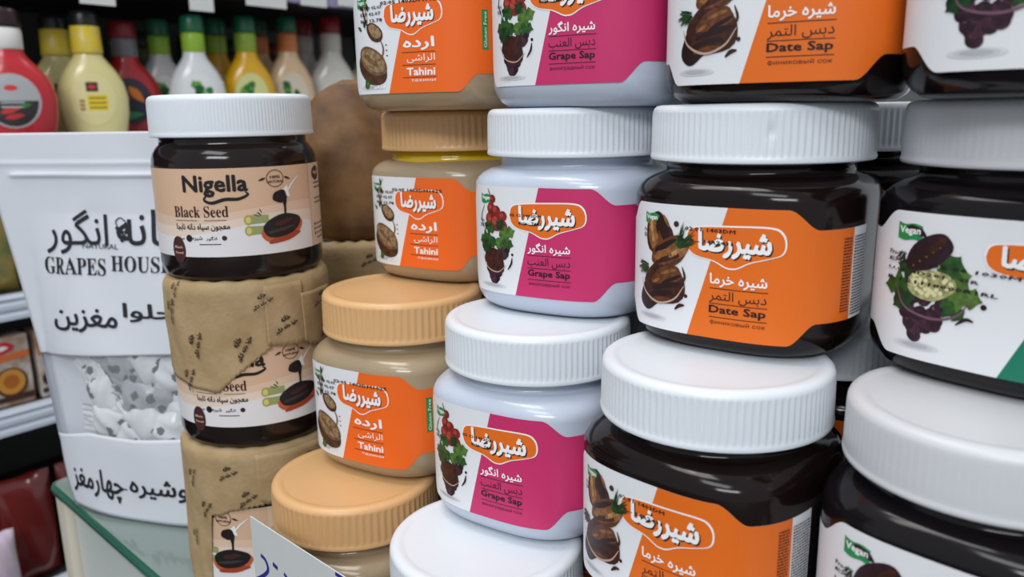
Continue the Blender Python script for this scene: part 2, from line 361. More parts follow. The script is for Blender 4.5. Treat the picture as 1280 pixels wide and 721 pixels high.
def label_art(kind):
    A = Art(); LEFT[:] = [28, 39.5] if kind == 'mix' else [35.5, 45]
    if kind == 'date':
        A.add(W, [outline(-66, 69)], 0); A.add(ORG, [split_outline(5.5, -9.5, 57)], 1)
        ground(A, -27, 4.6, 8, 1.4); x = -1
        # opened date above, split date, dipped date with syrup below
        A.add(BR1, [blob(-24, 39, 6.6, 9.2, 16, 3)], 3); A.add(BR3, [blob(-26.4, 38, 2.9, 7.6, 10, 5)], 4); A.add(BR4, [blob(-21.6, 40, 2.8, 6.8, 20, 8)], 4); A.add(BR5, [blob(-27.4, 40, .9, 4.6, 8, 5)], 5); A.add(BR2, [blob(-22.6, 36, 1.2, 4.4, 12, 9)], 4.6); A.add(BR3, [blob(-20, 44.6, .7, 2.8, 30, 9)], 4.6)
        A.add(BR2, [blob(-18.6, 32.4, 9.8, 5.2, 24, 6)], 5); A.add(BR3, [blob(-17.6, 32.0, 8.2, 3.4, 26, 9)], 5.4); A.add(BR4, [blob(-20.5, 34.8, 5.4, 1.3, 28, 4)], 6); A.add(BR5, [blob(-14.6, 33, 4.6, 1, 36, 4)], 6); A.add(BR1, [blob(-19, 29.6, 6, 1.3, 20, 14)], 6); A.add(BR3, [blob(-23.4, 30, 2.2, 1, 20, 4)], 6.4)
        sprig(A, -14.5, 35, 10, 48, 26, 4, [LEAFD, LEAF, LEAFD], 6.6); sprig(A, -29.5, 25.5, 7.5, 200, 22, 7, [LEAFD, LEAF, LEAFD], 5)
        A.add(BR4, [blob(-27, 14.6, 6, 8, -34, 2, .1)], 4); A.add(BR1, [blob(-21, 19, 10.2, 8.8, 10, 11, .07)], 5); A.add(BR2, [blob(-19.4, 22.6, 7, 4, 18, 13)], 5.4); A.add(BR4, [blob(-20, 18.4, 7, 1.2, 14, 3), blob(-22, 15, 6.4, .9, 10, 5), blob(-17, 21.4, 5.4, .7, 24, 6)], 6); A.add(BR2, [blob(-22.5, 12.4, 5, 1, 10, 3)], 6); A.add(BR3, [blob(-18.5, 24.4, 3.6, .8, 18, 3), blob(-24.5, 20, 2.4, .6, 30, 5)], 6)
        swirl(A, BRH, [(-33, 20), (-30.5, 14.4), (-23, 11), (-15.4, 13.6), (-11.2, 19.4)], .9); swirl(A, BR1, [(-12.2, 20), (-11, 23), (-12.2, 27)], 1); swirl(A, BR1, [(-15, 9.4), (-13, 11.2), (-10.8, 11.6)], 1.5)
        A.add(BR1, [circ(-15.4, 43.8, 1.2, n=10), circ(-10.4, 15.4, .8, n=10)], 4)
        lx, txt = (-10.8, 27), [('شیره خرما', PW, .02), ('دبس التمر', BLK, .0), ('Date Sap', BLK, .028), ('финиковый сок', BLK, 0)]
    elif kind == 'grape':
        A.add(W, [outline(-66, 69)], 0); A.add(MAG, [split_outline(3, -10, 58)], 1); ground(A, -24, 3.6, 9, 1.2)
        rn = random.Random(5)
        for k in range(48):   # dark bunch, tapering
            v = rn.uniform(0, 1); w = 9.6 * (1 - v) ** .65; u = -22.5 + rn.uniform(-w, w); y = 25 - 19 * v; A.add((PUR, BR4, PUR2)[k % 3], [circ(u, y, 2, n=12)], 3 + (k % 3) * .35)
        A.add(BR1, [blob(-22.5, 16, 7, 5.4, 0, 5)], 4.2)
        for u, y, r in ((-20.5, 34, 4), (-24.6, 35.5, 3.4), (-17, 32.6, 3), (-24, 40.6, 2.8), (-20.6, 39.6, 2.6), (-23, 45.2, 2), (-16.6, 37.4, 2.4)):
            A.add(REDF, [circ(u, y, r)], 4); A.add(REDL, [circ(u - r * .25, y + r * .25, r * .5, n=12)], 5)
        for k, (u, y, L, w, a) in enumerate(((-24, 27, 10, 7, 196), (-25, 25, 8, 6, 225), (-19, 28, 10, 7, 18), (-19, 26, 9, 6, -16), (-22, 30, 8, 6, 155), (-20, 31, 6, 5, 50), (-20, 27, 6, 6, -70), (-22, 27, 6, 6, -120))):
            A.add((LEAF, LEAFD, LEAF2, LEAF)[k % 4], [leafp(u, y, L, w, a, 3)], 5 + .3 * (k % 3))
        swirl(A, BRH, [(-31, 18), (-27, 12), (-20, 10.4), (-15, 14)], .6); swirl(A, PUR, [(-29, 42), (-32, 36), (-29, 30)], .6, 3); swirl(A, PUR, [(-14, 12), (-12, 15), (-11.4, 18)], 1)
        swirl(A, LEAFD, [(-24, 46), (-26, 50)], .6, 4); A.add(PUR, [circ(-11.4, 19.4, .7, n=8)], 4)
        lx, txt = (-12.5, 25.5), [('شیره انگور', PW, .02), ('دبس العنب', DK, .0), ('Grape Sap', BLK, .028), ('виноградный сок', DK, 0)]
    elif kind == 'tahini':
        A.add(W, [outline(-66, 69)], 0); A.add(TORG, [split_outline(5, -10, 60)], 1); ground(A, -22, 3.4, 9, 1.2)
        A.add(TAN3, [blob(-21.5, 13, 11.5, 8, -26, 3, .03)], 3); A.add(TAN1, [blob(-20.6, 16.6, 11, 6.2, -28, 3, .02)], 4); A.add(TAN2, [blob(-20.4, 16.8, 9.4, 4.8, -28, 3, .03)], 5); A.add(TAN1, [blob(-21, 17, 5.4, 1.8, -28, 3)], 6); A.add(TAN2, [blob(-20, 18, 2.4, .7, -28, 3)], 7)
        swirl(A, TAN3, [(-27, 44), (-24, 36), (-21, 32)], 1.4, 4); A.add(TAN3, [blob(-18, 30.5, 6.4, 4, -35, 6, .04)], 4); A.add(TAN2, [blob(-17.6, 31, 5, 2.7, -35, 6, .04)], 5)
        swirl(A, TAN1, [(-14.5, 27.5), (-12.4, 23), (-13, 19), (-16, 16)], 1, 6)
        swirl(A, GOLDL, [(-21, 50), (-24, 44), (-22.5, 36)], .8, 4)
        for k, (u, y) in enumerate(((-23, 46), (-25.5, 42), (-22, 41), (-28, 32), (-25, 33))): A.add((LEAFD, LEAF)[k % 2], [leafp(u, y, 4.4, 1.8, 100 + 50 * (k % 2))], 5)
        A.add(TAN1, [circ(-10.5 + k * .2, 24 - k * 2.6, .6, .4, 8) for k in range(3)], 4); A.add(LEAF, [leafp(-26, 2.6, 6, 4, 70, 2), leafp(-24, 3, 5, 3, 120, 2)], 5); A.add(LEAF2, [leafp(-25, 3, 4, 2, 80, 2)], 6)
        A.add(PW, [circ(-19 + k * 2, 3 + .3 * (k % 2), 1.1, .5, 8, 20 * k) for k in range(4)], 5)
        lx, txt = (-11, 22), [('ارده', PW, .03), ('الراشی', PW, .0), ('Tahini', PW, .028), ('тахини', PW, 0)]
    else:
        A.add(W, [outline(-66, 69)], 0); A.add(GRN, [split_outline(33, 10, 60)], 1); ground(A, -17, 5, 8.5, 1.6)
        rn = random.Random(9); pos = []
        for k in range(34):
            v = rn.uniform(0, 1); w = 10.5 * (1 - v) ** .7; pos.append((-16 + rn.uniform(-w, w), 23 - 16 * v))
        for k, (u, y) in enumerate(sorted(pos, key=lambda p: p[1])):
            A.add((PUR, PUR2, PUR)[k % 3], [circ(u, y, 2.4, n=14)], 3 + k * .04); A.add(PURH if k % 3 == 0 else PUR2, [circ(u - .6, y + .8, .7, n=8)], 3.02 + k * .04)
        for k, (u, y, L, w, a) in enumerate(((-20, 26, 12, 8, 188), (-19, 23, 10, 7, 215), (-8, 26, 12, 9, -10), (-9, 23, 10, 7, -40), (-10, 30, 10, 9, 55), (-18, 30, 9, 6, 160), (-9, 30, 9, 8, 15))):
            A.add((LEAF, LEAFD, LEAF2, LEAF)[k % 4], [leafp(u, y, L, w, a, 3)], 5 + .3 * (k % 3))
        A.add(CREAM, [blob(-13.5, 27, 8.2, 5.4, 6, 4, .06)], 6)
        for k in range(64):
            a = rn.uniform(0, 6.28); q = rn.uniform(0, 1) ** .5; A.add(CREAM2 if k % 2 else CREAM, [circ(-13.5 + 7.2 * q * math.cos(a), 27 + 4.6 * q * math.sin(a), .8, n=8)], 6.4 + (k % 2) * .3)
        A.add(CREAM, [blob(-9, 35, 3, 3.4, 0, 7, .08)], 5.2)
        A.add(PUR, [blob(-15, 38, 9.2, 5.2, 38, 5, .05)], 6.5); A.add(BR4, [blob(-16.4, 37, 7, 3, 40, 7, .06)], 7); A.add(BR1, [blob(-12, 41, 3.6, 1.6, 44, 8, .08)], 7.4); A.add(BR3, [circ(-20 + 2.2 * k, 33 + 1.8 * k, .35, n=6) for k in range(5)], 7.6)
        A.add(PUR, [blob(-20, 45, 3.6, 1.4, -20, 3)], 4); sprig(A, -24, 37, 6, 240, 6, 3, [LEAFD], 4)
        swirl(A, PURH, [(-26, 25), (-22, 18), (-12, 15.6), (-4, 18), (0, 24)], .9); swirl(A, PUR, [(-4, 15), (-1, 17.4), (1.5, 17)], 1.2); A.add(PUR, [circ(4, 22.4, 1, n=10), circ(-24.6, 22, 1, n=10)], 4)
        lx, txt = (3, 38), [('شیره', PW, .02), ('دبس', BLK, .0), ('Mixed Sap', PW, .028), ('сок', BLK, 0)]
    x0, x1 = lx; v0 = 28.2
    if kind != 'mix': logo(A, x0, x1, 28, 44.4, {'date': ORG, 'grape': ORG, 'tahini': TORG}[kind])
    else: logo(A, x0, x1, 31, 44.4, ORG)
    c0, c1 = {'date': (-.5, 21.5), 'grape': (-3, 18.6), 'tahini': (-1, 18), 'mix': (17, 36)}[kind]
    (a, am, ab), (b, bm_, bb), (c, cm, cb), (d, dm, db) = txt
    if kind == 'tahini':
        A.text(am, a, c0 + 1, 20.5, c1, 27, 4, ab); A.text(bm_, b, c0 + 3, 14.5, c1, 18.8, 4, bb); A.text(cm, c, c0 + 2.6, 8.4, c1, 12.2, 4, cb); A.text(dm, d, c0 + 5, 5.4, c1, 6.6, 4, db); rules(A, c0, c1 + .4, (19.6, 13.4, 7.4), DK)
    elif kind == 'mix':
        A.text(am, a, c0, 20.6, c1, 25, 4, ab); A.text(cm, c, c0, 9, c1, 14, 4, cb)
    else:
        A.text(am, a, c0, 20.6, c1, 26, 4, ab); A.text(bm_, b, c0, 14.4, c1, 19.2, 4, bb); A.text(cm, c, c0, 9.4, c1, 13.4, 4, cb); A.text(dm, d, c0 + .6, 5.6, c1, 7.6, 4, db); rules(A, c0, c1 + .4, (19.9, 13.9, 8.5), BLK if kind == 'date' else DK)
    vegan(A, -31.5 if kind != 'mix' else -27.5, 43 if kind != 'mix' else 41.5, 7.6 if kind != 'mix' else 9.6, 4.6 if kind != 'mix' else 6)
    st = {'date': [('Prod.', -32, 39.6, -29, 1.6, 0), ('EXP', -32, 37.4, -29.6, 1.6, 0), ('02.01 1403DM', -11.5, 41.6, 9, 1.7, -1), ('R. B-- 14R2431', -13, 37, 8, 1.7, -1)],
          'grape': [('Prod.', -32.4, 34, -29, 1.5, 0), ('EXP 02.01', -32.4, 31.6, -25, 1.6, 0), ('02 12 1403DM', -12.5, 37.6, 4.6, 1.5, -1), ('Brix : 74R1', -7.4, 34, 4.6, 1.5, -1)],
          'tahini': [('PROD 02.07', -28, 41.8, -12, 1.6, 0), ('EXP 02.07', -28, 38.8, -13, 1.6, 0), ('R.B 12.78', -28, 35.6, -12, 1.6, 0), ('02:05 1403DM1025', -13, 43.4, 22, 1.7, 0)],
          'mix': [('Prod', -30.5, 35.6, -25.5, 1.9, -4), ('EXP 11 02 06 1030M', -30.5, 32.6, 14, 2.2, -4), ('U.U. 4D201 : OR', -30.5, 29.6, 2, 1.9, -4), ('F. 1.21118000R1RL', -30.5, 26, 8, 2.2, -4)]}[kind]
    stamp(A, st)
    if kind == 'date': smallprint(A, 57.6, 68, 10, 41, BLK, 7, 3); smallprint(A, 50.5, 55.5, 12, 40, DK, 2, 4)
    if kind == 'grape': smallprint(A, 58.8, 65, 10, 41, BLK, 5, 5)
    if kind == 'tahini': A.add(VG, [[(42, 20), (45.4, 20), (45.4, 39), (42, 39)]], 3); A.text(PW, 'Gluten Free', 42.9, 21, 44.6, 38, 4, 0, 90)
    if kind == 'mix': smallprint(A, -65, -58, 10, 41, BLK, 5, 6)
    return A
white_lid = mat('white_lid_plastic', (222, 228, 234), .34, .45, sss=.15, bump=.03, bscale=900)
grey_lid = mat('white_smooth_lid_plastic', (206, 208, 212), .36, .45, sss=.12, bump=.03, bscale=900)
tan_lid = mat('tan_lid_plastic', (216, 172, 120), .34, .45, sss=.15, bump=.03, bscale=900)
syrup = mat('dark_date_syrup', (26, 16, 15), .12, .35, coat=.0, noise=.3, nscale=30)
syrup2 = mat('dark_grape_syrup', (20, 16, 19), .13, .35, coat=.0)
tah = mat('tahini_paste', (166, 147, 118), .2, .5, coat=.3, noise=.08, nscale=26, sss=.1)
milk = mat('pale_blue_white_plastic', (190, 199, 214), .2, .5, coat=.2, sss=.1)
oil = mat('yellow_oil', (206, 172, 20), .1, .5, coat=.3)
body_mats = {'date': syrup, 'grape': milk, 'tahini': tah, 'mix': syrup2}
KM = {}
for k in body_mats:
    dz = {'date': -.0008, 'grape': .0020, 'tahini': .001, 'mix': 0}[k]
    KM[k] = (jar_body('body', body_mats[k]), label_art(k).build('label', lambda u, v, o: (lambda p: (p[0], p[1], p[2] + dz))(sq_map(u, v, o))))
lid_w = lid_mesh('lid', white_lid); lid_t = lid_mesh('lid', tan_lid, ribs=76, depth=.0006); lid_g = lid_mesh('lid', grey_lid, depth=.00008, soft=True)
LIDS = {'date': lid_w, 'grape': lid_w, 'tahini': lid_t, 'mix': lid_g}
KN = {'date': 'syrup_jar', 'grape': 'syrup_jar', 'tahini': 'tahini_jar', 'mix': 'syrup_jar'}
def jar(kind, x, y, level, yaw, label, grp):
    z = (.0075, .104, .2005, .297)[level]
    r = empty(KN[kind], (x, y, z), -R(yaw)); tag(r, label, 'jar', grp)
    link('body', KM[kind][0], r); link('label', KM[kind][1], r); link('lid', LIDS[kind], r, (0, 0, .0743))
    return r
G_T, G_G, G_D, G_M = 'tan-lidded tahini jars', 'white grape sap jars', 'orange-labelled date sap jars', 'green-labelled dark jars'
jar('tahini', -.0315, .457, 3, 27, 'tahini jar at the top left of the jar wall, cut off by the picture top', G_T)
tj = jar('tahini', -.0315, .487, 2, 33, 'tahini jar with a band of yellow oil under its tan lid', G_T)
link('oil_layer', loft('oil_layer', [sq_ring(.0406, 2.1, .0676), sq_ring(.0398, 2, .0690), sq_ring(.0393, 2, .0705), sq_ring(.0394, 2, .0742)], oil), tj)
jar('tahini', -.062, .438, 1, 30, 'tahini jar whose tan lid carries the oil-topped tahini jar', G_T)
jar('tahini', -.088, .404, 0, 30, 'lowest tahini jar, only its tan lid showing behind the price card', G_T)
jar('grape', .0442, .396, 3, 31, 'white grape sap jar cut by the picture top, between tahini and date jars', G_G)
jar('grape', .034, .402, 2, 31, 'white grape sap jar with pink label, second from top of its stack', G_G)
jar('grape', .012, .372, 1, 33, 'white grape sap jar with pink label, third from top of its stack', G_G)
jar('grape', -.014, .335, 0, 35, 'lowest white grape sap jar, only its white lid showing', G_G)
jar('date', .114, .331, 3, 29, 'dark date sap jar cut off by the picture top, orange label', G_D)
dj = jar('date', .105, .337, 2, 37, 'dark date sap jar with a small dent in its ribbed white lid', G_D)
dl = dj.children[2]; dl.data = dl.data.copy(); _a = math.atan2(-.337, -.105) + R(37 + 5)
for v in dl.data.vertices:
    a = math.atan2(v.co.y, v.co.x); da = (a - _a + math.pi) % (2 * math.pi) - math.pi; q = (da * .045 / .0013) ** 2 + ((v.co.z - .0118) / .0016) ** 2
    if q < 8: k = 1 - .0016 / .045 * math.exp(-q); v.co.x *= k; v.co.y *= k
jar('date', .080, .300, 1, 45, 'dark date sap jar in front, its orange label cut by the picture bottom', G_D)
jar('date', .062, .268, 0, 45, 'date sap jar under the front date jar, a sliver of lid showing', G_D)
jar('mix', .180, .262, 3, 43, 'dark jar at the top right corner with grapes on a white label', G_M)
jar('mix', .187, .281, 2, 52, 'dark jar at right with whole Vegan tag, dates, cauliflower and grapes on its label', G_M)
jar('mix', .1570, .2435, 1, 47, 'dark jar at the lower right with broad smooth white lid', G_M)
jar('mix', .140, .205, 0, 50, 'lowest dark jar under the lower right jar', G_M)
# a second row behind, carrying the backs of the upper jars
G_B = 'jars of the second row behind the front jars'
for kind, x, y, lv, l in (('date', .1755, .410, 2, 'date jar behind, its ribbed lid peeping between the two right-hand lids'), ('date', .1515, .372, 1, 'dark jar glimpsed low behind the dented-lid date jar'),
        ('date', .133, .34, 0, 'dark jar in the bottom back row behind the front date stack'), ('mix', .232, .317, 1, 'dark jar behind the right-hand stack'), ('mix', .213, .285, 0, 'bottom dark jar behind the right-hand stack'),
        ('grape', .083, .445, 1, 'grape sap jar behind the white grape stack'), ('grape', .059, .411, 0, 'bottom grape sap jar behind the white grape stack'),
        ('tahini', .006, .513, 1, 'tahini jar behind the tahini stack'), ('tahini', -.018, .482, 0, 'bottom tahini jar behind the tahini stack')):
    jar(kind, x, y, lv, 42, l, G_B)
# ================================================================ round black-seed jars on the left
RN = .0463; NH = .0988
def rring(r, z, N=96): return [(r * math.cos(2 * math.pi * i / N), r * math.sin(2 * math.pi * i / N), z) for i in range(N)]
nig_m = mat('black_seed_paste', (32, 23, 21), .12, .4, coat=.05, noise=.3, nscale=24)
nbody = loft('body', [rring(r, z) for r, z in ((.033, .002), (.0405, 0), (.0440, .0012), (.0455, .004), (RN, .008), (RN, .063), (.0459, .0672), (.0448, .0702), (.0428, .0732), (.0413, .0745), (.0410, .0765), (.0410, .092))], nig_m)
nlid = lid_mesh('lid', white_lid, .0455, .0228, 150, .0002)
NZ = .0145
def cyl_map(u, v, off):
    a = u / 1000 / RN - math.pi / 2; r = RN + off + .00005; return (r * math.cos(a), r * math.sin(a), NZ + v / 1000)
BE = ink(214, 178, 148); BE2 = ink(221, 192, 168); BE3 = ink(228, 208, 192); NW = ink(226, 224, 226); MAR = ink(70, 34, 36); CRUST = ink(190, 92, 52)
def nigella_art():
    A = Art(2.0); w = 78
    A.add(BE, [[(-w, 0), (w, 0), (w, 48), (-w, 48)]], 0)
    def below(f): us = [-w + 2 * w * i / 60 for i in range(61)]; return [(u, 0.0) for u in us] + [(u, f(u)) for u in reversed(us)]
    A.add(BE2, [below(lambda u: 25 + 3 * math.sin(u / 22))], 1); A.add(BE3, [below(lambda u: 20 + 3 * math.sin(u / 22 + .3))], 1.4); A.add(NW, [below(lambda u: 14.5 + 3.4 * math.sin(u / 20 + .6) )], 1.8)
    A.add(BE2, [[(46, 0), (w, 0), (w, 48), (46, 48)]], 2.2); A.add(BE, [[(44.5, 0), (46, 0), (46, 48), (44.5, 48)]], 2.4)
    A.text(BLK, 'Nigella', -31, 32.6, 4.4, 44.6, 4, .034); swirl(A, BLK, [(-16, 35), (-19, 31.5), (-15, 29.6), (-8, 31.4), (-1, 31.4), (4, 33.6), (2.6, 35.2)], 1.9, 4)
    A.text(DK, '\U0001D401\U0001D425\U0001D41A\U0001D41C\U0001D424 \U0001D412\U0001D41E\U0001D41E\U0001D41D', -38.5, 21.8, -6.8, 28, 4, 0)
    A.add(DK, [[(-38, 20), (-24, 20), (-24, 20.3), (-38, 20.3)], [(-20, 20), (-8, 20), (-8, 20.3), (-20, 20.3)]], 4)
    A.text(BLK, 'معجون سیاه دانه نابجا', -38, 14.2, -6.6, 18.6, 4, .03)
    A.add(BLK, [circ(-30, 10.4, 2, n=14)], 4); A.text(DK, 'شیره', -28, 9, -22, 11.6, 4, .02); A.text(DK, 'انگور', -20, 9, -14, 11.4, 4, .02); A.text(DK, 'عسل', -37, 9, -33, 11.4, 4, .02); A.add(DK, [circ(-10, 10.4, 1.4, n=12)], 4); A.add(DK, [[(-24, 6.8), (-12, 6.8), (-12, 7.3), (-24, 7.3)]], 4)
    A.add(MAR, [circ(-38, 3.8, 4.8, 7.6)], 5); A.text(BE, 'Black', -41, 4.6, -35, 6, 6, .02); A.text(BE, 'Seed', -41, 1.6, -35, 2.8, 6, .02)
    A.add(MAR, stroke(circ(19.5, 41.4, 5, 4.6, 24), .4, True), 4); A.text(MAR, '100%', 16.4, 41.4, 22.4, 43, 5, .03); A.text(MAR, 'NATURAL', 14.6, 39, 24.4, 40.4, 5, .03); A.add(MAR, [leafp(14, 42, 4.5, 1.3, 200), leafp(25, 42, 4.5, 1.3, -20)], 4)
    swirl(A, ink(236, 236, 236), [(22, 30), (27, 34.6), (30, 38), (35, 42)], 1.1, 4); A.add(ink(236, 236, 236), [[(21, 33), (26.5, 37.5), (28, 30.5)]], 5)
    A.add(BLK, [blob(21.5, 31.4, 4.6, 3.3, 10, 6, .1)], 6); A.add(BLK, [[(22.6, 30), (26, 31), (25, 26), (24.6, 19), (23.4, 19), (23.6, 25)]], 6)
    for y in (19.6, 13.6):
        A.add(ink(150, 158, 104), [[(3, y - 2.4), (14, y - 2), (14, y + 2.2), (3, y + 2.6)]], 4); A.add(ink(170, 160, 70), [circ(3, y, 2.2, 2.7)], 5); A.add(ink(206, 198, 128), [circ(3, y, 1.4, 1.8)], 6)
    sprig(A, 10, 22, 4, 120, 4, 2, [LEAF], 5)
    A.add(CRUST, [blob(22.6, 12.6, 13, 6.6, 12, 8, .05)], 6); A.add(ink(160, 66, 40), [blob(23.4, 8.4, 10, 2, 12, 3, .08)], 6.5); A.add(BLK, [blob(22.2, 15.2, 12, 6.2, 13, 9, .05)], 7); A.add(MAR, [blob(22.6, 17, 5.4, 1.6, 13, 4)], 7.5); A.add(ink(60, 52, 52), [blob(21, 13, 8, 1, 10, 4)], 7.5)
    A.add(MAR, [circ(55, 42, 6, 4.2)], 4); A.text(BE, 'Nigella', 51, 41, 59, 43.6, 5, .03)
    rn = random.Random(2)
    for y in (36, 33.4, 27, 24.6, 12, 9.4, 6.6, 3.8): A.add(DK, [[(51 + k * 3, y), (52.8 + k * 3 + rn.random(), y), (52.8 + k * 3, y + .8), (51 + k * 3, y + .8)] for k in range(5)], 4)
    A.add(BLK, [circ(49, y, .9, n=10) for y in (12.4, 9.6, 6.8)], 4)
    return A
nlabel = nigella_art().build('label', cyl_map)
# kraft paper wrapped round two of them
kraft = mat('kraft_paper', (178, 153, 116), .7, .25, noise=.1, nscale=60, bump=.35, bscale=350, rgb2=(162, 137, 99))
kraft_d = mat('kraft_paper_print', (62, 48, 44), .8, .1)
kraft_b = mat('brown_kraft_pouch', (136, 98, 56), .5, .4, noise=.2, nscale=34, bump=.7, bscale=45, rgb2=(88, 56, 28))
def wrinkle(a, z, seed):
    # shallow facets and sharp creases of stiff paper
    f = lambda x: abs((x / math.pi) % 2 - 1)
    return .0016 * f(3 * a + 40 * z + seed) * f(2 * a - 62 * z + seed) + .0009 * f(7 * a + 55 * z + 2 * seed) * f(34 * z - 4 * a) + .0003 * math.sin(17 * a + 60 * z + seed)
def sleeve_pt(a, z, off, seed, top=.0990):
    r = RN + .0009 + wrinkle(a, z, seed) + off
    if z > top - .006: r -= (z - top + .006) ** 2 * 60
    return (r * math.sin(a), -r * math.cos(a), z)
def sleeve(name, parent, pts, seed, a0, a1, off=0, ztop=.0990, fold=True, na=200, nz=26):
    """pts: (angle degrees, lower edge z) table of the torn edge"""
    V = []; Fs = []; xs = [p[0] for p in pts]; ys = [p[1] for p in pts]
    rows = nz + 1 + (3 if fold else 0)
    for k in range(rows):
        for i in range(na + 1):
            a = a0 + (a1 - a0) * i / na; zb = float(np.interp(a, xs, ys)) + .0006 * math.sin(a * 1.7 + seed)
            if k <= nz: V.append(sleeve_pt(R(a), zb + (ztop - zb) * k / nz, off, seed))
            else:
                f = (k - nz) / 3; p = sleeve_pt(R(a), ztop, off, seed); s = 1 - f * .28; V.append((p[0] * s, p[1] * s, ztop + .0006 * math.sin(a * .35 + seed) + .0004))
    for k in range(rows - 1):
        for i in range(na): q = k * (na + 1) + i; Fs.append((q, q + 1, q + na + 2, q + na + 1))
    me = mesh_from(name, V, Fs, kraft); o = link(name, me, parent)
    md = o.modifiers.new('thickness', 'SOLIDIFY'); md.thickness = .0003; md.offset = -1
    return o
def paper_print(parent, spots, seed, off=.0006):
    A = Art(2.5, 2.5)
    for a, z, rot, s in spots:
        u = R(a) * 48; v = z * 1000; s *= 1.35
        l1 = text_contours('خانه', .05, 2); l2 = text_contours('حلوا خانه انگور', .05, 2); c_, s_ = math.cos(R(rot)), math.sin(R(rot))
        for g, oy, ox, w in ((l1, 2.6, 1.5, 4.6), (l2, -1.4, 0, 12)):
            g = fit(g, ox - w / 2, oy - 1.2, ox + w / 2, oy + 1.5)
            A.add(kraft_d, [[(u + s * (x * c_ - y * s_), v + s * (x * s_ + y * c_)) for x, y in c] for c in g], 1)
    o = A.build('printed_lettering', lambda u, v, h: sleeve_pt(u / 48, v / 1000, off + .0004, seed), parent)
    return o
def nigella_jar(x, y, z, yaw, label, wrap=None, tilt=0):
    r = empty('seed_paste_jar', (x, y, z), yaw, 0, tilt); tag(r, label, 'jar', 'round black seed jars stacked beside the pouch')
    link('body', nbody, r); link('label', nlabel, r); link('lid', nlid, r, (0, 0, .0788))
    return r
Ny = .475
yawN = R(19.5)
n1 = nigella_jar(-.1620, Ny, .2085, yawN, 'round dark jar with full beige label and bare white lid, topmost of its stack')
n2 = nigella_jar(-.1610, Ny, .1070, yawN, 'round dark jar half wrapped in torn printed kraft paper, middle of its stack')
n3 = nigella_jar(-.1620, Ny, .0055, yawN, 'lowest kraft-wrapped dark jar behind the price card')
n3.location.z = .0075; n2.location.z = .1068; n1.location.z = .2061
for _n in (n2, n3): _n.children[2].location.z = .0756
n3.children[1].rotation_euler = (0, 0, -R(58))
s2 = sleeve('paper_wrap', n2, [(-180, .05), (-100, .045), (-60, .039), (-44, .037), (-29, .0355), (-27, .0360), (-12, .0470), (16, .0640), (18, .0642), (36, .0634), (40, .058), (75, .055), (110, .05), (180, .05)], 1.3, -180, 180)
sleeve('paper_flap', n2, [(34, .061), (39, .058), (62, .052), (66, .056)], 2.1, 34, 66, .0012, .089, False, 24, 14)
sleeve('paper_flap', n2, [(10, .062), (13, .0612), (36, .060), (40, .064)], 2.6, 8, 36, .0007, .0965, False, 20, 12)
paper_print(s2, [(-62, .082, 78, 1), (-41, .064, 75, 1), (-9, .062, 62, 1), (-50, .043, 68, .9), (-56, .095, 80, .6)], 1.3)
paper_print(s2, [(6, .088, 28, .8), (20, .073, 24, .9)], 1.3, .0022)
paper_print(s2, [(48, .084, 18, .8), (52, .066, 22, .9)], 1.3, .0036)
s3 = sleeve('paper_wrap', n3, [(-180, .03), (-90, .004), (-50, .002), (-47, .03), (-42, .058), (-34, .0585), (-26, .062), (0, .0655), (12, .060), (20, .052), (60, .045), (180, .03)], 4.2, -180, 180)
sleeve('paper_flap', n3, [(-6, .066), (4, .0655), (60, .062), (64, .064)], 3.1, -6, 64, .001, .0965, False, 30, 10)
paper_print(s3, [(-58, .08, 70, .8), (-46, .062, 55, .8), (-26, .086, 25, .8), (-14, .070, 35, .8), (-62, .04, 85, .7)], 4.2)
paper_print(s3, [(30, .088, 20, .8), (16, .075, 40, .5)], 4.2, .0022)
